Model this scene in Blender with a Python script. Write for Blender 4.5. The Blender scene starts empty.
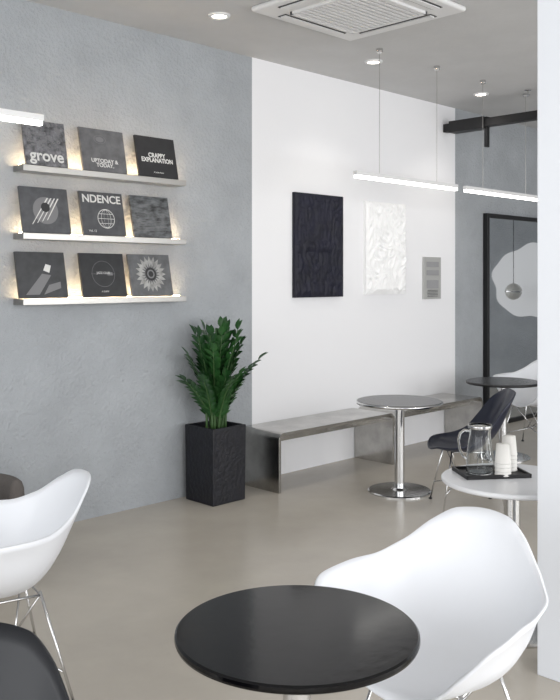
import bpy, bmesh, math, random
from mathutils import Vector, Matrix, noise
random.seed(7)
S2=math.sqrt(2)
HC=1.55; F=850.0; HZ=278.0; WY=4.74; CEIL=3.235; XE=10.63; XW=-2.5; YS=-2.6
def c2r(cx,cy): return ((cy+cx)/S2,(cy-cx)/S2)
def P(px,d): return c2r((px-280)*d/F,d)
def onY(px,Y):
    r=(px-280)/F
    return Y*(1+r)/(1-r)
def lin(c):
    out=[]
    for v in c:
        v/=255.0
        out.append(v/12.92 if v<=0.04045 else ((v+0.055)/1.055)**2.4)
    return (*out,1.0)
def mat(name,col,rough=0.5,metal=0.0,bump=0,bscale=20,var=0,vscale=3,coat=0,emit=None,estr=0,trans=0,col2=None,detail=6,aniso=None):
    m=bpy.data.materials.new(name); m.use_nodes=True
    nt=m.node_tree; b=nt.nodes['Principled BSDF']
    b.inputs['Base Color'].default_value=lin(col)
    b.inputs['Roughness'].default_value=rough
    b.inputs['Metallic'].default_value=metal
    b.inputs['Coat Weight'].default_value=coat
    b.inputs['Transmission Weight'].default_value=trans
    if emit:
        b.inputs['Emission Color'].default_value=lin(emit)
        b.inputs['Emission Strength'].default_value=estr
    tc=nt.nodes.new('ShaderNodeTexCoord')
    src=tc.outputs['Object']
    if aniso:
        mp=nt.nodes.new('ShaderNodeMapping'); mp.inputs['Scale'].default_value=aniso
        nt.links.new(src,mp.inputs['Vector']); src=mp.outputs['Vector']
    if var or col2:
        n=nt.nodes.new('ShaderNodeTexNoise'); n.inputs['Scale'].default_value=vscale; n.inputs['Detail'].default_value=detail
        n.inputs['Roughness'].default_value=0.6
        nt.links.new(src,n.inputs['Vector'])
        cr=nt.nodes.new('ShaderNodeValToRGB')
        a=col; c=col2 if col2 else tuple(min(255,v*(1+var)) for v in col)
        if not col2: a=tuple(v*(1-var) for v in col)
        cr.color_ramp.elements[0].position=0.33; cr.color_ramp.elements[1].position=0.67
        cr.color_ramp.elements[0].color=lin(a); cr.color_ramp.elements[1].color=lin(c)
        nt.links.new(n.outputs['Fac'],cr.inputs['Fac']); nt.links.new(cr.outputs['Color'],b.inputs['Base Color'])
    if bump:
        n2=nt.nodes.new('ShaderNodeTexNoise'); n2.inputs['Scale'].default_value=bscale; n2.inputs['Detail'].default_value=5
        nt.links.new(src,n2.inputs['Vector'])
        bp=nt.nodes.new('ShaderNodeBump'); bp.inputs['Strength'].default_value=bump; bp.inputs['Distance'].default_value=0.02
        nt.links.new(n2.outputs['Fac'],bp.inputs['Height']); nt.links.new(bp.outputs['Normal'],b.inputs['Normal'])
    return m
# ---------- mesh helpers
def box(bm,x0,x1,y0,y1,z0,z1,M=None):
    vs=[bm.verts.new(Vector(p)) for p in [(x0,y0,z0),(x1,y0,z0),(x1,y1,z0),(x0,y1,z0),(x0,y0,z1),(x1,y0,z1),(x1,y1,z1),(x0,y1,z1)]]
    if M: 
        for v in vs: v.co=M@v.co
    for f in [(0,3,2,1),(4,5,6,7),(0,1,5,4),(1,2,6,5),(2,3,7,6),(3,0,4,7)]:
        bm.faces.new([vs[i] for i in f])
def tube(bm,pts,r,seg=8,radii=None,cap=True):
    pts=[Vector(p) for p in pts]; rings=[]
    up=None
    for i,p in enumerate(pts):
        d=(pts[min(i+1,len(pts)-1)]-pts[max(i-1,0)]).normalized()
        if up is None:
            up=Vector((0,0,1)) if abs(d.z)<0.9 else Vector((1,0,0))
        a=d.cross(up).normalized(); b=a.cross(d).normalized(); up=b
        rr=radii[i] if radii else r
        rings.append([bm.verts.new(p+a*math.cos(2*math.pi*k/seg)*rr+b*math.sin(2*math.pi*k/seg)*rr) for k in range(seg)])
    for i in range(len(rings)-1):
        for k in range(seg):
            bm.faces.new([rings[i][k],rings[i][(k+1)%seg],rings[i+1][(k+1)%seg],rings[i+1][k]])
    if cap:
        bm.faces.new(rings[0][::-1]); bm.faces.new(rings[-1])
def lathe(bm,prof,seg=64,c=(0,0)):
    rings=[]
    for r,z in prof:
        if r<1e-6: rings.append([bm.verts.new((c[0],c[1],z))])
        else: rings.append([bm.verts.new((c[0]+r*math.cos(2*math.pi*k/seg),c[1]+r*math.sin(2*math.pi*k/seg),z)) for k in range(seg)])
    for a,b in zip(rings,rings[1:]):
        for k in range(seg):
            k2=(k+1)%seg
            if len(a)==1 and len(b)==1: continue
            if len(a)==1: bm.faces.new([a[0],b[k2],b[k]])
            elif len(b)==1: bm.faces.new([a[k],a[k2],b[0]])
            else: bm.faces.new([a[k],a[k2],b[k2],b[k]])
def fin(name,bm,m,parent=None,smooth=False,bevel=0,solid=0,sub=0,segs=3):
    bmesh.ops.recalc_face_normals(bm,faces=bm.faces)
    me=bpy.data.meshes.new(name); bm.to_mesh(me); bm.free()
    o=bpy.data.objects.new(name,me); bpy.context.scene.collection.objects.link(o)
    me.materials.append(m)
    if smooth:
        for p in me.polygons: p.use_smooth=True
    if solid:
        s=o.modifiers.new('s','SOLIDIFY'); s.thickness=solid; s.offset=0
    if bevel:
        b=o.modifiers.new('b','BEVEL'); b.width=bevel; b.segments=segs; b.limit_method='ANGLE'; b.angle_limit=math.radians(40)
        b.harden_normals=False
    if sub:
        s=o.modifiers.new('sb','SUBSURF'); s.levels=sub; s.render_levels=sub
    if parent: o.parent=parent
    return o
def root(name,loc=(0,0,0),rz=0,rx=0):
    e=bpy.data.objects.new(name,None); e.empty_display_size=0.1
    e.location=loc; e.rotation_euler=(rx,0,rz)
    bpy.context.scene.collection.objects.link(e); return e
def B(): return bmesh.new()
def simple_box(name,x0,x1,y0,y1,z0,z1,m,parent=None,bevel=0):
    bm=B(); box(bm,x0,x1,y0,y1,z0,z1); return fin(name,bm,m,parent,bevel=bevel)

# ---------- materials
M_grey=mat('plaster_bluegrey',(163,167,171),0.85,bump=0.55,bscale=48,var=0.035,vscale=3)
M_white=mat('paint_white',(238,238,240),0.8,bump=0.05,bscale=60)
M_ceil=mat('ceiling_grey',(200,200,200),0.85,bump=0.08,bscale=40,var=0.015)
M_floor=mat('microcement',(185,178,167),0.27,bump=0.02,bscale=6,var=0.035,vscale=1.3,detail=9)
M_col=mat('column_white',(224,227,232),0.75,bump=0.03,bscale=50)
M_steel=mat('brushed_steel',(165,163,159),0.28,1.0,bump=0.05,bscale=10,aniso=(1,30,30))
M_bench=mat('bench_steel',(182,180,176),0.2,1.0,var=0.10,vscale=5,bump=0.03,bscale=7)
M_chrome=mat('chrome',(210,210,210),0.16,1.0)
M_shell=mat('shell_white',(224,226,230),0.36)
M_shelln=mat('shell_navy',(22,28,48),0.42)
M_shellb=mat('shell_black',(20,22,27),0.45)
M_blackt=mat('table_black',(5,5,7),0.12,bump=0.02,bscale=12)
M_blackt.node_tree.nodes['Principled BSDF'].inputs['IOR'].default_value=1.34
M_greyt=mat('table_dark_grey',(60,60,62),0.25)
M_whitet=mat('table_white',(228,229,232),0.25)
M_black=mat('black_metal',(18,18,20),0.45)
M_planter=mat('planter_black',(14,15,24),0.5,bump=0.35,bscale=35,var=0.2,vscale=14)
M_soil=mat('soil',(50,40,32),0.95,bump=0.6,bscale=60)
M_leaf=mat('leaf_green',(24,56,28),0.28,col2=(50,94,46),vscale=9)
M_stem=mat('stem_green',(62,92,50),0.5)
M_lampw=mat('lamp_white',(225,225,225),0.5)
M_led=mat('led_white',(255,255,255),0.5,emit=(255,252,246),estr=5)
M_warm=mat('led_warm',(255,230,190),0.5,emit=(255,224,178),estr=80)
M_dl=mat('downlight_emit',(255,250,240),0.5,emit=(255,246,230),estr=12)
M_mirror=mat('mirror_glass',(215,218,220),0.02,1.0)
M_glass=mat('clear_glass',(250,252,252),0.02,trans=1.0)
M_glass.node_tree.nodes['Principled BSDF'].inputs['IOR'].default_value=1.3
M_paper=mat('cup_paper',(235,233,228),0.6)
M_navy=mat('navy_impasto',(10,11,32),0.65,var=0.2,vscale=9,bump=0.2,bscale=30)
M_wplaster=mat('white_relief',(246,246,246),0.9)
M_taupe=mat('taupe_fabric',(92,87,84),0.9,bump=0.3,bscale=120)
M_txt=mat('print_white',(215,215,212),0.6)
M_txtg=mat('print_grey',(120,120,122),0.6)
M_dark=mat('slot_dark',(45,45,47),0.6)

# ---------- room
simple_box('floor',XW-.15,XE+.15,YS-.15,WY+.15,-.1,0,M_floor)
simple_box('ceiling',XW-.15,XE+.15,YS-.15,WY+.15,CEIL,CEIL+.1,M_ceil)
simple_box('wall_left',XW-.15,4.437,WY,WY+.15,0,CEIL,M_grey)
simple_box('wall_center',4.437,7.2,WY,WY+.15,0,CEIL,M_white)
simple_box('wall_right',7.2,XE+.15,WY,WY+.15,0,CEIL,M_grey)
simple_box('wall_end',XE,XE+.15,YS,WY,0,CEIL,M_grey)
bm=B(); box(bm,XW,XE,YS-.15,YS,0,.35); box(bm,XW,XE,YS-.15,YS,2.95,CEIL)
x=XW
while x<XE-.3:
    box(bm,x,x+.25,YS-.15,YS,.35,2.95); x+=2.62
box(bm,XE-.25,XE,YS-.15,YS,.35,2.95)
fin('wall_front',bm,M_white)
bm=B(); box(bm,XW-.15,XW,YS,WY,0,.35); box(bm,XW-.15,XW,YS,WY,2.95,CEIL)
for y in (YS,.95,4.49): box(bm,XW-.15,XW,y,y+.25,.35,2.95)
fin('wall_entrance',bm,M_white)
bm=B(); x=XW+.25
while x<XE-.6:
    x1=min(x+2.37,XE-.25)
    box(bm,x,x1,YS-.09,YS-.05,.35,.4); box(bm,x,x1,YS-.09,YS-.05,2.9,2.95); box(bm,(x+x1)/2-.02,(x+x1)/2+.02,YS-.09,YS-.05,.4,2.9)
    x+=2.62
fin('window_1',bm,M_black)
simple_box('column',3.058,3.28,.95,1.638,0,CEIL,M_col,bevel=.004)

# beam
bm=B(); box(bm,6.99,7.06,YS,WY,2.97,3.05)
box(bm,6.965,7.085,4.28,4.66,2.955,3.065)
box(bm,7.0,7.05,4.26,4.29,2.78,3.065)
for y in (2.9,1.0,-1.0): box(bm,7.015,7.035,y-.01,y+.01,3.04,CEIL)
fin('ceiling_beam',bm,M_black,bevel=.003)

# AC cassette
ac=root('ceiling_air_conditioner',(4.07,3.38,CEIL))
bm=B(); box(bm,-.475,.475,-.475,.475,-.035,0); fin('panel',bm,M_lampw,ac,bevel=.02)
bm=B(); 
for i in range(14):
    y=-.27+i*.0415
    box(bm,-.28,.28,y-.012,y+.012,-.05,-.036)
box(bm,-.3,.3,-.3,-.285,-.052,-.034); box(bm,-.3,.3,.285,.3,-.052,-.034); box(bm,-.3,-.285,-.3,.3,-.052,-.034); box(bm,.285,.3,-.3,.3,-.052,-.034)
fin('grille',bm,M_lampw,ac)
bm=B(); box(bm,-.285,.285,-.285,.285,-.037,-.034)
for s in (-1,1):
    box(bm,-.29,.29,s*.385-.035,s*.385+.035,-.038,-.034); box(bm,s*.385-.035,s*.385+.035,-.29,.29,-.038,-.034)
fin('slots',bm,M_dark,ac)
bm=B()
for s in (-1,1):
    box(bm,-.28,.28,s*.385-.022,s*.385+.02,-.045,-.036); box(bm,s*.385-.022,s*.385+.02,-.28,.28,-.045,-.036)
fin('louvers',bm,M_lampw,ac)

# linear pendants
def linear(x0,x1,Y,z):
    xc=(x0+x1)/2; L=(x1-x0)/2
    r=root('linear_pendant_light',(xc,Y,z))
    simple_box('housing',-L,L,-.018,.018,0,.03,M_lampw,r,bevel=.002)
    simple_box('diffuser',-L+.005,L-.005,-.015,.015,-.022,0,M_led,r,bevel=.004)
    bm=B()
    for s in (-1,1):
        tube(bm,[(s*(L-.28),0,.03),(s*(L-.28),0,CEIL-z)],.0022,6)
    fin('cords',bm,M_steel,r)
    bm=B()
    for s in (-1,1): lathe(bm,[(0,CEIL-z-.03),(.02,CEIL-z-.03),(.025,CEIL-z-.02),(.025,CEIL-z)],20,(s*(L-.28),0))
    fin('rosettes',bm,M_chrome,r)
linear(4.655,5.945,3.9,2.285)
linear(6.065,7.35,3.9,2.285)
linear(.76,2.06,3.66,2.295)

# downlights
for (x,y) in [(3.58,4.13),(5.19,4.16),(6.80,4.2),(1.97,4.1),(2.0,1.2),(5.2,1.2)]:
    r=root('recessed_downlight',(x,y,CEIL))
    bm=B(); lathe(bm,[(.045,-.001),(.05,-.012),(.068,-.01),(.072,0)],32); fin('trim_ring',bm,M_lampw,r,True)
    bm=B(); lathe(bm,[(0,-.006),(.047,-.006)],32); fin('lens',bm,M_dl,r)
    l=bpy.data.lights.new('spot','SPOT'); l.energy=16; l.spot_size=math.radians(110); l.spot_blend=.9; l.shadow_soft_size=.05; l.color=(1,.95,.88)
    o=bpy.data.objects.new('lamp',l); o.location=(0,0,-.03); bpy.context.scene.collection.objects.link(o); o.parent=r
r=root('fire_sprinkler',(*P(528,7.6),CEIL))
bm=B(); lathe(bm,[(0,-.05),(.02,-.05),(.02,-.045),(.006,-.04),(.006,-.015),(.03,-.008),(.03,0)],20); fin('body',bm,M_chrome,r)

# ---------- shelves and magazines
def text(s,size,x,z,parent,m=M_txt,y=-.0095,align='CENTER',sx=1,bold=0):
    c=bpy.data.curves.new('lettering','FONT'); c.body=s; c.size=size; c.align_x=align; c.extrude=.0003; c.offset=bold
    c.space_line=.8
    o=bpy.data.objects.new('lettering',c); o.rotation_euler=(math.pi/2,0,0); o.location=(x,y,z); o.scale=(sx,1,1)
    c.materials.append(m); bpy.context.scene.collection.objects.link(o); o.parent=parent
def poly(bm,pts,y=-.0092):
    bm.faces.new([bm.verts.new((p[0],y,p[1])) for p in pts])
def ring(bm,cx,cz,r0,r1,y=-.0092,n=40,sq=1):
    a=[bm.verts.new((cx+r0*sq*math.cos(2*math.pi*k/n),y,cz+r0*math.sin(2*math.pi*k/n))) for k in range(n)]
    b=[bm.verts.new((cx+r1*sq*math.cos(2*math.pi*k/n),y,cz+r1*math.sin(2*math.pi*k/n))) for k in range(n)]
    for k in range(n): bm.faces.new([a[k],a[(k+1)%n],b[(k+1)%n],b[k]])
shelfz=[2.21,1.805,1.412]
X0,X1=2.475,3.70
for z in shelfz:
    r=root('wall_shelf',((X0+X1)/2,WY,z))
    L=(X1-X0)/2
    bm=B(); box(bm,-L,L,-.125,0,-.024,.014)
    fin('ledge',bm,M_steel,r,bevel=.002)
    simple_box('led_strip',-L+.01,L-.01,-.062,-.052,.0145,.018,M_warm,r)
rows=[[(25,67),(82,126),(138,177)],[(22,70),(82,125),(133,171)],[(18,67),(82,126),(131,172)]]
H=.285
for ri,z in enumerate(shelfz):
    for ci,(a,b) in enumerate(rows[ri]):
        xa,xb=onY(a,4.65),onY(b,4.65); xc=(xa+xb)/2; w=(xb-xa)
        r=root('magazine',(xc,4.64,z+.016),0,rx=-math.radians(12))
        idx=ri*3+ci
        base={0:(60,60,62),1:(86,86,88),2:(34,34,36),3:(70,71,74),4:(66,67,70),5:(44,45,46),6:(54,55,57),7:(38,39,41),8:(84,85,87)}[idx]
        m=mat('cover_%d'%idx,base,.45,col2=tuple(min(255,v*(2.6 if idx in(5,) else 2.2 if idx in (0,) else 1.25)) for v in base),vscale=(30 if idx in (0,) else 14),detail=3,aniso=(1,1,(2.5 if idx==5 else 1)))
        simple_box('cover',-w/2,w/2,-.008,.008,0,H,m,r,bevel=.001)
        if idx==0:
            bm=B()
            for i in range(46):
                x=random.uniform(-.12,.12); zz=random.uniform(.11,.265); rr=random.uniform(.005,.012)
                ring(bm,x,zz,rr*.4,rr,y=-.0092-.00002*i,n=10,sq=random.uniform(.5,2))
            fin('pattern',bm,M_txtg,r)
            text('grove',.10,.0,.03,r,y=-.0105,bold=.002)
        if idx==1:
            bm=B(); ring(bm,-.02,.215,.0,.018,sq=1.6) ; ring(bm,-.02,.215,.026,.028,sq=1.6); fin('logo',bm,M_txtg,r)
            text('UPTODAY &\nTODAY.',.036,0,.06,r,bold=.0008)
        if idx==2:
            text('CRAPPY\nEXPLANATION',.043,0,.14,r,bold=.0012,sx=.9)
            text('A Guide Paper',.014,0,.03,r)
        if idx==3:
            bm=B(); ring(bm,.0,.14,.0,.085); fin('disc',bm,M_txtg,r)
            bm=B()
            for i in range(4): poly(bm,[(-.1+i*.034,.05+i*.01),(-.095+i*.034,.05+i*.01),(.025+i*.024,.22),(.015+i*.024,.22)],-.0098)
            fin('streaks',bm,M_txt,r)
            bm=B(); ring(bm,.0,.16,.0,.03,y=-.0102); fin('hole',bm,M_dark,r)
        if idx==4:
            text('NDENCE',.072,0,.215,r,bold=.0015)
            bm=B(); ring(bm,.02,.11,.060,.064)
            for s in (.25,.6): ring(bm,.02,.11,.058,.0615,sq=s)
            poly(bm,[(-.04,.1085),(.08,.1085),(.08,.1115),(-.04,.1115)]); poly(bm,[(-.03,.14),(.07,.14),(.07,.143),(-.03,.143)]); poly(bm,[(-.03,.077),(.07,.077),(.07,.08),(-.03,.08)])
            fin('globe',bm,M_txt,r); text('Vol. 12',.02,-.09,.02,r)
        if idx==5:
            bm=B()
            for k in range(7): poly(bm,[(-.12,.04+k*.012),(.12,.05+k*.010),(.12,.052+k*.010),(-.12,.043+k*.012)])
            fin('waterlines',bm,M_txtg,r)
        if idx==6:
            bm=B(); poly(bm,[(-.12,.02),(-.03,.02),(.06,.14),(.0,.15)]); poly(bm,[(.0,.02),(.12,.06),(.12,.1),(.04,.08)]); fin('shape',bm,M_txtg,r)
            bm=B(); poly(bm,[(.01,.17),(.05,.155),(.065,.2),(.03,.21)]); fin('highlight',bm,M_txt,r)
        if idx==7:
            bm=B(); ring(bm,0,.15,.083,.085); poly(bm,[(-.09,.149),(.09,.149),(.09,.151),(-.09,.151)]); poly(bm,[(.03,.14),(.07,.14),(.07,.16),(.03,.16)]); fin('diagram',bm,M_txtg,r)
            text('JAZZ CLUB',.02,0,.15,r); text('A GUIDE',.014,0,.03,r)
        if idx==8:
            bm=B()
            for k in range(20):
                a=2*math.pi*k/20; ca,sa=math.cos(a),math.sin(a); l=.125
                pts=[(ca*.045,.15+sa*.045),(ca*.085-sa*.016,.15+sa*.085+ca*.016),(ca*l,.15+sa*l),(ca*.085+sa*.016,.15+sa*.085-ca*.016)]
                poly(bm,pts,-.0092-.0001*(k%2))
            fin('petals',bm,mat('petal_grey',(150,150,148),.6,var=.2,vscale=20),r)
            bm=B(); ring(bm,0,.15,0,.045,y=-.0098); fin('flower_center',bm,M_dark,r)
            bm=B(); ring(bm,0,.15,.02,.03,y=-.0102); fin('flower_seeds',bm,M_txtg,r)

# ---------- paintings
def relief(name,xc,zc,w,h,m,fn,fm):
    r=root(name,(xc,WY,zc))
    simple_box('backing',-w/2,w/2,-.025,0.001,-h/2,h/2,fm,r)
    nx,nz=110,150; bm=B(); g=[]
    for j in range(nz+1):
        row=[]
        for i in range(nx+1):
            u=i/nx; v=j/nz
            e=min(1,min(u,1-u)*18,min(v,1-v)*18)
            row.append(bm.verts.new(((u-.5)*w,-.028-fn(u*w,v*h)*e,(v-.5)*h)))
        g.append(row)
    for j in range(nz):
        for i in range(nx): bm.faces.new([g[j][i],g[j][i+1],g[j+1][i+1],g[j+1][i]])
    fin('relief',bm,m,r,True)
def fb(x,z):
    n=noise.noise(Vector((x*9,z*2.2,3)))
    q=noise.noise(Vector((x*5+n*2,z*11,9)))
    return .012*abs(n)+.025*abs(q)+.006*noise.noise(Vector((x*40,z*12,2)))
def fw(x,z):
    n=noise.noise(Vector((x*9,z*7,1.3))); q=noise.noise(Vector((x*14+n*3,z*9+n*3,7)))
    return .028*(1-abs(q)*2.2)*(.5+.5*abs(n)*2)+.01
xa,xb=onY(294,4.72),onY(342.5,4.72)
relief('navy_textured_painting',(xa+xb)/2,1.815,xb-xa,.845,M_navy,fb,M_navy)
xa,xb=onY(365,4.72),onY(405,4.72)
relief('white_relief_painting',(xa+xb)/2,1.815,xb-xa,.82,M_wplaster,fw,M_wplaster)
xa,xb=onY(424,4.72),onY(441,4.72)
r=root('metal_wall_panel',((xa+xb)/2,WY,1.55))
w=(xb-xa)/2
simple_box('plate',-w,w,-.02,0,-.2,.2,mat('panel_satin',(182,182,180),.45,.3),r,bevel=.003)
bm=B()
for zz in (.13,.05): box(bm,-w*.7,w*.7,-.024,-.018,zz-.025,zz+.025)
box(bm,-w*.7,w*.7,-.022,-.018,-.1,-.02)
fin('display_window',bm,mat('panel_grey',(150,150,152),.5),r)
bm=B()
for i in range(5): box(bm,-w*.6,w*.6,-.024,-.018,-.12-i*.014,-.116-i*.014)
fin('lines',bm,M_dark,r)

# ---------- mirror
r=root('standing_mirror',(8.31,WY-.03,0))
bm=B(); w=.6; h=2.22; t=.045
for a in ((-w,-w+t,0,h),(w-t,w,0,h),(-w+t,w-t,0,t),(-w+t,w-t,h-t,h)): box(bm,a[0],a[1],-.025,.025,a[2],a[3])
fin('frame',bm,M_black,r,bevel=.003)
simple_box('glass',-w+t,w-t,-.008,.0,t,h-t,M_mirror,r)
r=root('wavy_reflection_panel',(XE,3.65,1.5))  # glowing panel out of view, added so the mirror reflects a bright wavy shape
bm=B(); n=90; A=[];Bk=[]
for k in range(n):
    a=2*math.pi*k/n; rr=1+.04*math.sin(5*a+.4)+.03*math.sin(9*a)
    p=(.6*rr*math.cos(a),.5*rr*math.sin(a))
    A.append(bm.verts.new((-.03,p[0],p[1]))); Bk.append(bm.verts.new((0,p[0],p[1])))
bm.faces.new(A); bm.faces.new(Bk)
for k in range(n): bm.faces.new([A[k],A[(k+1)%n],Bk[(k+1)%n],Bk[k]])
fin('panel',bm,mat('panel_glow',(220,220,222),.5,emit=(255,255,255),estr=.2),r)
r=root('globe_pendant_light',(10.2,3.60,1.37))
bm=B(); lathe(bm,[(.11*math.sin(math.pi*i/16),.11*-math.cos(math.pi*i/16)) for i in range(17)],32); fin('globe',bm,mat('globe_silver',(175,175,173),.35,.3,emit=(255,250,240),estr=.12),r,True)
bm=B(); lathe(bm,[(.111,-.008),(.114,0),(.111,.008)],32); fin('seam_band',bm,M_chrome,r,True)
bm=B(); tube(bm,[(0,0,.1),(0,0,CEIL-1.37)],.004); fin('cord',bm,M_black,r)

# ---------- benches
def bench(x0,x1):
    h=.432;t=.022;R=.055
    def corner(cx,cz,a0,a1,rad):
        return [(cx+rad*math.cos(a),cz+rad*math.sin(a)) for a in [a0+(a1-a0)*i/8 for i in range(9)]]
    L=x1-x0
    out=[(0,0)]+corner(R,h-R,math.pi,math.pi/2,R)+corner(L-R,h-R,math.pi/2,0,R)+[(L,0)]
    inn=[(t,0)]+corner(R,h-R,math.pi,math.pi/2,R-t)+corner(L-R,h-R,math.pi/2,0,R-t)+[(L-t,0)]
    r=root('steel_bench',(x0,4.32,0))
    bm=B(); D=.415
    fr=[[bm.verts.new((p[0],y,p[1])) for p in pp] for pp in (out,inn) for y in (0,D)]
    of,ob,nf,nb=fr
    for i in range(len(out)-1):
        bm.faces.new([of[i],of[i+1],nf[i+1],nf[i]]); bm.faces.new([ob[i],ob[i+1],nb[i+1],nb[i]])
        bm.faces.new([of[i],of[i+1],ob[i+1],ob[i]]); bm.faces.new([nf[i],nf[i+1],nb[i+1],nb[i]])
    bm.faces.new([of[0],nf[0],nb[0],ob[0]]); bm.faces.new([of[-1],nf[-1],nb[-1],ob[-1]])
    fin('bent_plate',bm,M_bench,r,bevel=.002)
    bm=B(); box(bm,t,L-t,D-.06,D-.04,h-t-.13,h-t); fin('rear_rail',bm,M_bench,r)
bench(4.31,5.665)
bench(5.68,7.03)

# ---------- tables
def table(name,x,y,mtop,r_=.31,h=.66,rb=.23,edge=None):
    r=root(name,(x,y,0))
    bm=B(); lathe(bm,[(0,h-.024),(r_-.012,h-.024),(r_-.002,h-.018),(r_,h-.012),(r_-.001,h-.004),(r_-.006,h),(0,h)],128); fin('top',bm,mtop,r)
    if edge:
        bm=B(); lathe(bm,[(r_-.003,h-.022),(r_+.003,h-.022),(r_+.003,h-.003),(r_-.003,h-.003)],128); fin('edge_band',bm,edge,r,True)
    bm=B(); lathe(bm,[(.036,.015),(.036,h-.03)],40); fin('pedestal',bm,M_chrome,r,True)
    bm=B(); lathe(bm,[(0,0),(rb,0),(rb,.008),(rb-.01,.014),(.06,.018),(.045,.03),(.036,.03)],96); fin('base_plate',bm,M_chrome,r)
    bm=B(); lathe(bm,[(.036,h-.04),(.09,h-.035),(.09,h-.024)],40); fin('mount',bm,M_black,r)
tb=P(297,2.16); table('round_cafe_table',tb[0],tb[1],M_blackt)
t1=P(399.5,6.18); table('round_cafe_table',t1[0],t1[1],M_greyt,edge=M_chrome)
t2=P(503,7.35); table('round_cafe_table',t2[0],t2[1],M_greyt,edge=M_black)
tw=P(513,3.78); table('round_cafe_table',tw[0],tw[1]+.005,M_whitet)

# ---------- shell chairs
def ki(keys,a):
    a=abs(a); n=len(keys)
    def tan(i):
        if i==0 or i==n-1: return 0
        d0=(keys[i][1]-keys[i-1][1])/(keys[i][0]-keys[i-1][0]); d1=(keys[i+1][1]-keys[i][1])/(keys[i+1][0]-keys[i][0])
        if d0*d1<=0: return 0
        return 2*d0*d1/(d0+d1)
    for i in range(n-1):
        (a0,v0),(a1,v1)=keys[i],keys[i+1]
        if a<=a1:
            h=a1-a0; t=(a-a0)/h
            return (2*t**3-3*t*t+1)*v0+(t**3-2*t*t+t)*h*tan(i)+(-2*t**3+3*t*t)*v1+(t**3-t*t)*h*tan(i+1)
    return keys[-1][1]
ARM=dict(z=[(0,.80),(18,.793),(34,.755),(52,.69),(72,.655),(112,.65),(128,.61),(143,.52),(158,.445),(180,.42)],
         r=[(0,.25),(35,.265),(60,.28),(90,.29),(125,.33),(142,.31),(158,.27),(180,.245)],
         lip=[(0,.008),(60,.012),(90,.03),(125,.03),(150,.01),(180,.01)])
SIDE=dict(z=[(0,.80),(25,.79),(45,.73),(62,.6),(80,.50),(110,.455),(150,.435),(180,.42)],
         r=[(0,.22),(40,.27),(65,.24),(90,.235),(125,.28),(150,.255),(180,.24)],
         lip=[(0,.006),(90,.012),(180,.01)])
def shell_chair(name,x,y,fdir,m,kind=ARM):
    rz=math.atan2(fdir[1],fdir[0])+math.pi/2
    r=root(name,(x,y,0),rz)
    N,Mr=128,20; bm=B(); z0=.405
    c=bm.verts.new((0,0,z0)); prev=None
    for j in range(1,Mr+1):
        t=j/Mr; ringv=[]
        for k in range(N):
            a=360*k/N-180; th=math.radians(a)
            zr=ki(kind['z'],a); R=ki(kind['r'],a); lip=ki(kind['lip'],a)
            rho=math.sin(t*math.pi/2)**.92
            hh=(1-math.cos(t*math.pi/2))**1.15
            z=z0+(zr-z0)*hh
            s=max(0,(t-.8)/.2); rr=R*rho+lip*s*s
            back=max(0,math.cos(th))**1.5
            yy=rr*math.cos(th)+ .08*back*max(0,(z-z0))/.4 *t - .02*back*math.sin(t*math.pi)
            fr=max(0,-math.cos(th)); fr=max(0,(fr-.8)/.2)
            z-=.02*s*s*fr
            ringv.append(bm.verts.new((rr*math.sin(th),yy,z)))
        for k in range(N):
            k2=(k+1)%N
            if prev is None: bm.faces.new([c,ringv[k],ringv[k2]])
            else: bm.faces.new([prev[k],prev[k2],ringv[k2],ringv[k]])
        prev=ringv
    fin('shell',bm,m,r,True,solid=.009)
    bm=B()
    for sx in (-1,1):
        for sy in (-1,1):
            top=(sx*.13,sy*.12,.415); foot=(sx*.23,sy*.21+.01,.006)
            tube(bm,[top,foot],.0055,8)
            tube(bm,[(sx*.13,sy*.12,.40),(-sx*.03,sy*.05,.19)],.004,6)
            mid=(sx*.20,sy*.185+.005,.13)
            tube(bm,[mid,(0,sy*.05,.19)],.004,6)
        tube(bm,[(sx*.13,-.12,.40),(sx*.13,.12,.40)],.005,6)
        tube(bm,[(-.13,sx*.12,.40),(.13,sx*.12,.40)],.005,6)
    tube(bm,[(0,-.05,.19),(0,.05,.19)],.004,6)
    tube(bm,[(-.03,-.05,.19),(.03,-.05,.19)],.004,6); tube(bm,[(-.03,.05,.19),(.03,.05,.19)],.004,6)
    fin('wire_base',bm,M_chrome,r,True)
    bm=B()
    for sx in (-1,1):
        for sy in (-1,1):
            lathe(bm,[(0,0),(.012,0),(.012,.01),(0,.014)],16,(sx*.23,sy*.21+.01))
    fin('glides',bm,M_black,r)
    return r
def cdir(dx,dy): return c2r(dx,dy)
x,y=c2r(.462,2.50); shell_chair('shell_armchair',x,y,cdir(-.6,-.8),M_shell)
x,y=c2r(-1.04,3.13); shell_chair('shell_armchair',x,y,cdir(-.86,-.52),M_shell)
x,y=c2r(-.665,1.52); shell_chair('shell_armchair',x,y,cdir(-.12,-.99),M_shellb)
shell_chair('shell_armchair',7.12,3.85,(-1,0),M_shell)
x,y=P(466,5.74); shell_chair('shell_side_chair',x,y,(-.7,.7),M_shelln,SIDE)

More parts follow.
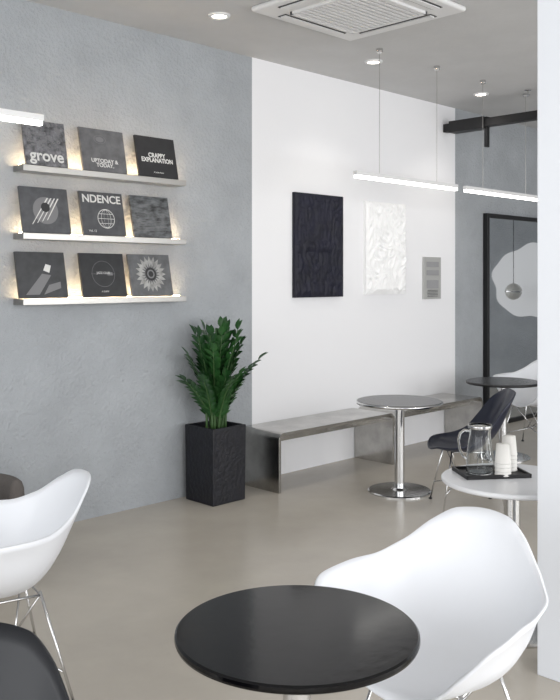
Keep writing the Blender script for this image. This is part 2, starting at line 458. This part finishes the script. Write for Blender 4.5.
# grey tub chair at left edge
x,y=c2r(-1.67,4.22); r=root('tub_armchair',(x,y,0),math.radians(20))
bm=B(); 
n=48
rings=[]
for k in range(n+1):
    a=math.radians(-130+260*k/n)
    d=Vector((math.sin(a),math.cos(a),0)); pr=[]
    for (rr,z) in [(.30,.12),(.31,.45),(.325,.5),(.355,.515),(.385,.5),(.40,.45),(.39,.12)]:
        pr.append(bm.verts.new((d.x*rr,d.y*rr,z)))
    rings.append(pr)
for a,b in zip(rings,rings[1:]):
    for i in range(7): bm.faces.new([a[i],a[(i+1)%7],b[(i+1)%7],b[i]])
bm.faces.new(rings[0]); bm.faces.new(rings[-1][::-1])
fin('wraparound_back',bm,M_taupe,r,True,sub=1)
bm=B(); lathe(bm,[(0,.12),(.31,.12),(.32,.2),(.32,.32),(.29,.36),(0,.37)],48); fin('seat_cushion',bm,M_taupe,r,True)
bm=B()
for sx in (-1,1):
    for sy in (-1,1): tube(bm,[(sx*.22,sy*.22,.13),(sx*.24,sy*.24,0)],.015)
fin('legs',bm,M_black,r)

# ---------- potted zz plant
pc=P(215.5,5.96)
r=root('potted_zz_plant',(pc[0],min(pc[1],4.56),0))
s=.152;h=.525
bm=B()
def ringq(k,z): return [bm.verts.new((a*k,b*k,z)) for a,b in ((-1,-1),(1,-1),(1,1),(-1,1))]
rg=[ringq(s*.97,0),ringq(s,h),ringq(s-.018,h),ringq(s-.02,h-.06)]
bm.faces.new(rg[0])
for a,b in zip(rg,rg[1:]):
    for k in range(4): bm.faces.new([a[k],a[(k+1)%4],b[(k+1)%4],b[k]])
fin('pot',bm,M_planter,r,bevel=.005)
bm=B(); box(bm,-s+.02,s-.02,-s+.02,s-.02,h-.1,h-.04); fin('soil',bm,M_soil,r)
ZB=h-.04
bl=B(); bs=B()
def leaf(bm,o,d,up,L,wd):
    side=d.cross(up).normalized(); nrm=side.cross(d).normalized()
    cs=[];ls=[];rs=[]
    for i,(t,w) in enumerate([(0,.05),(.15,.6),(.4,1),(.65,.85),(.85,.42),(1,.0)]):
        c=o+d*(L*t)+nrm*(-.12*L*t*t)
        cs.append(bm.verts.new(c))
        if w>0 :
            ls.append(bm.verts.new(c+side*wd*w+nrm*wd*w*.35)); rs.append(bm.verts.new(c-side*wd*w+nrm*wd*w*.35))
    for i in range(4):
        bm.faces.new([cs[i],cs[i+1],ls[i+1],ls[i]]); bm.faces.new([cs[i],rs[i],rs[i+1],cs[i+1]])
    bm.faces.new([cs[4],cs[5],ls[4]]); bm.faces.new([cs[4],rs[4],cs[5]])
fr=[]
R_=-math.pi/4; L_=3*math.pi/4; T_=-3*math.pi/4
fr+= [(R_+.05,.25,.58),(R_-.35,.17,.44),(R_-.1,.15,.66),(R_-.5,.16,.72),(L_-.1,.15,.50),(L_+.5,.18,.60),(L_+.2,.11,.72),(L_+.7,.22,.42),(T_,.14,.62),(T_+.5,.20,.42),(T_-.5,.12,.55)]
for i in range(9):
    az=i*2*math.pi/9+random.uniform(-.3,.3); fr.append((az,random.uniform(.04,.10),random.uniform(.58,.75)))
for i in range(4):
    az=random.uniform(-math.pi,0); fr.append((az,random.uniform(.10,.16),random.uniform(.32,.42)))
for az,sp,Lf in fr:
    dirv=Vector((math.cos(az),math.sin(az),0))
    if dirv.y>0.3 and sp>.1 and abs(az-L_)>.8: sp*=.45
    base=dirv*random.uniform(.01,.07)+Vector((0,0,ZB))
    pts=[]
    for k in range(13):
        t=k/12
        pts.append(base+dirv*(sp*(t**1.6))+Vector((0,0,Lf*(t-.16*t*t*min(1,sp*4)))))
    tube(bs,pts,.006,6,radii=[.010*(1-.7*k/12) for k in range(13)])
    spin=random.uniform(-.6,.6)
    for k in range(3,13):
        for sgn in (-1,1):
            d0=(pts[min(k+1,12)]-pts[k-1]).normalized()
            perp=Vector((-dirv.y,dirv.x,0))
            tw=spin+random.uniform(-.15,.15)
            lat=(perp*sgn*math.cos(tw)+dirv*sgn*math.sin(tw)).normalized()
            d=(lat*.7+d0*.8+Vector((random.uniform(-.1,.1),random.uniform(-.1,.1),random.uniform(-.05,.1)))).normalized()
            if k==12: d=(d0+lat*.25).normalized()
            leaf(bl,pts[k],d,(d0.cross(lat)*sgn+Vector((0,-.1,.3))),random.uniform(.085,.11)*(1-.25*abs(k/12-.5)),random.uniform(.021,.027))
for v in bl.verts:
    if v.co.y+r.location.y>WY-.01: v.co.y=WY-.01-r.location.y
fin('leaves',bl,M_leaf,r,True); fin('stems',bs,M_stem,r,True)

# ---------- tray, carafe, cups on white table
tz=.66
x,y=P(491,3.86)
tr=root('serving_tray',(x,y,tz),math.radians(-45+8))
bm=B(); box(bm,-.15,.15,-.10,.10,0,.008)
for a in ((-.15,.15,-.10,-.09),(-.15,.15,.09,.10),(-.15,-.14,-.1,.1),(.14,.15,-.1,.1)): box(bm,*a,.006,.018)
fin('tray',bm,M_black,tr,bevel=.002)
x,y=P(480,3.84)
r=root('glass_carafe',(x,y,tz+.009),math.radians(-45))
bm=B()
outp=[(0,0),(.05,0),(.056,.001),(.060,.004),(.0625,.010),(.0630,.03),(.0620,.06),(.0595,.09),(.0555,.12),(.051,.15),(.0485,.17),(.048,.185),(.0495,.2),(.0525,.215)]
inp=[(.0505,.2155),(.0477,.2),(.0462,.185),(.0467,.17),(.0492,.15),(.0537,.12),(.0577,.09),(.0602,.06),(.0612,.03),(.0605,.012),(.058,.0085),(.05,.007),(0,.007)]
lathe(bm,outp+inp,64); fin('body',bm,M_glass,r,True)
bm=B(); tube(bm,[(-.0485,0,.19),(-.07,0,.195),(-.09,0,.18),(-.097,0,.15),(-.092,0,.11),(-.078,0,.08),(-.061,0,.065)],.006,10); fin('handle',bm,M_glass,r,True)
bm=B(); lathe(bm,[(.0535,.205),(.0545,.212),(.0535,.219),(.050,.219)],48); fin('steel_rim',bm,M_chrome,r,True)
for px,dd,nn in ((503,3.80,4),(509,3.90,5)):
    x,y=P(px,dd)
    r=root('paper_cup_stack',(x,y,tz+.009))
    bm=B()
    for k in range(nn):
        z=k*.018; lathe(bm,[(.036,z),(.038,z+.003),(.036,z+.006),(.029,z+.085),(0,z+.085)],40)
    fin('cups',bm,M_paper,r,True)

# ---------- lights
def area(name,loc,rot,sx,sy,e,col=(1,1,1)):
    l=bpy.data.lights.new(name,'AREA'); l.shape='RECTANGLE'; l.size=sx; l.size_y=sy; l.energy=e; l.color=col
    o=bpy.data.objects.new(name,l); o.location=loc; o.rotation_euler=rot; bpy.context.scene.collection.objects.link(o)
area('daylight_area_front',(3.5,YS-.2,1.7),(math.radians(90),0,0),11,2.5,390,(.985,.99,1))  # area lamp added behind the camera, supplies daylight from windows out of view
area('daylight_area_entrance',(XW-.2,1.1,1.7),(math.radians(90),0,math.radians(-90)),6.5,2.5,135,(.98,.99,1))  # second added area lamp, daylight for the unseen entrance side
w=bpy.data.worlds.new('w'); bpy.context.scene.world=w; w.use_nodes=True
w.node_tree.nodes['Background'].inputs[0].default_value=(.93,.96,1,1); w.node_tree.nodes['Background'].inputs[1].default_value=.8
# ---------- camera
cd=bpy.data.cameras.new('camera'); cam=bpy.data.objects.new('camera',cd); bpy.context.scene.collection.objects.link(cam)
cam.location=(0,0,HC); cam.rotation_euler=(math.radians(90),0,math.radians(-45))
cd.sensor_width=36; cd.lens=F/700*36; cd.shift_y=-(350-HZ)/700; cd.clip_start=.05
bpy.context.scene.camera=cam
bpy.context.scene.view_settings.view_transform='Standard'
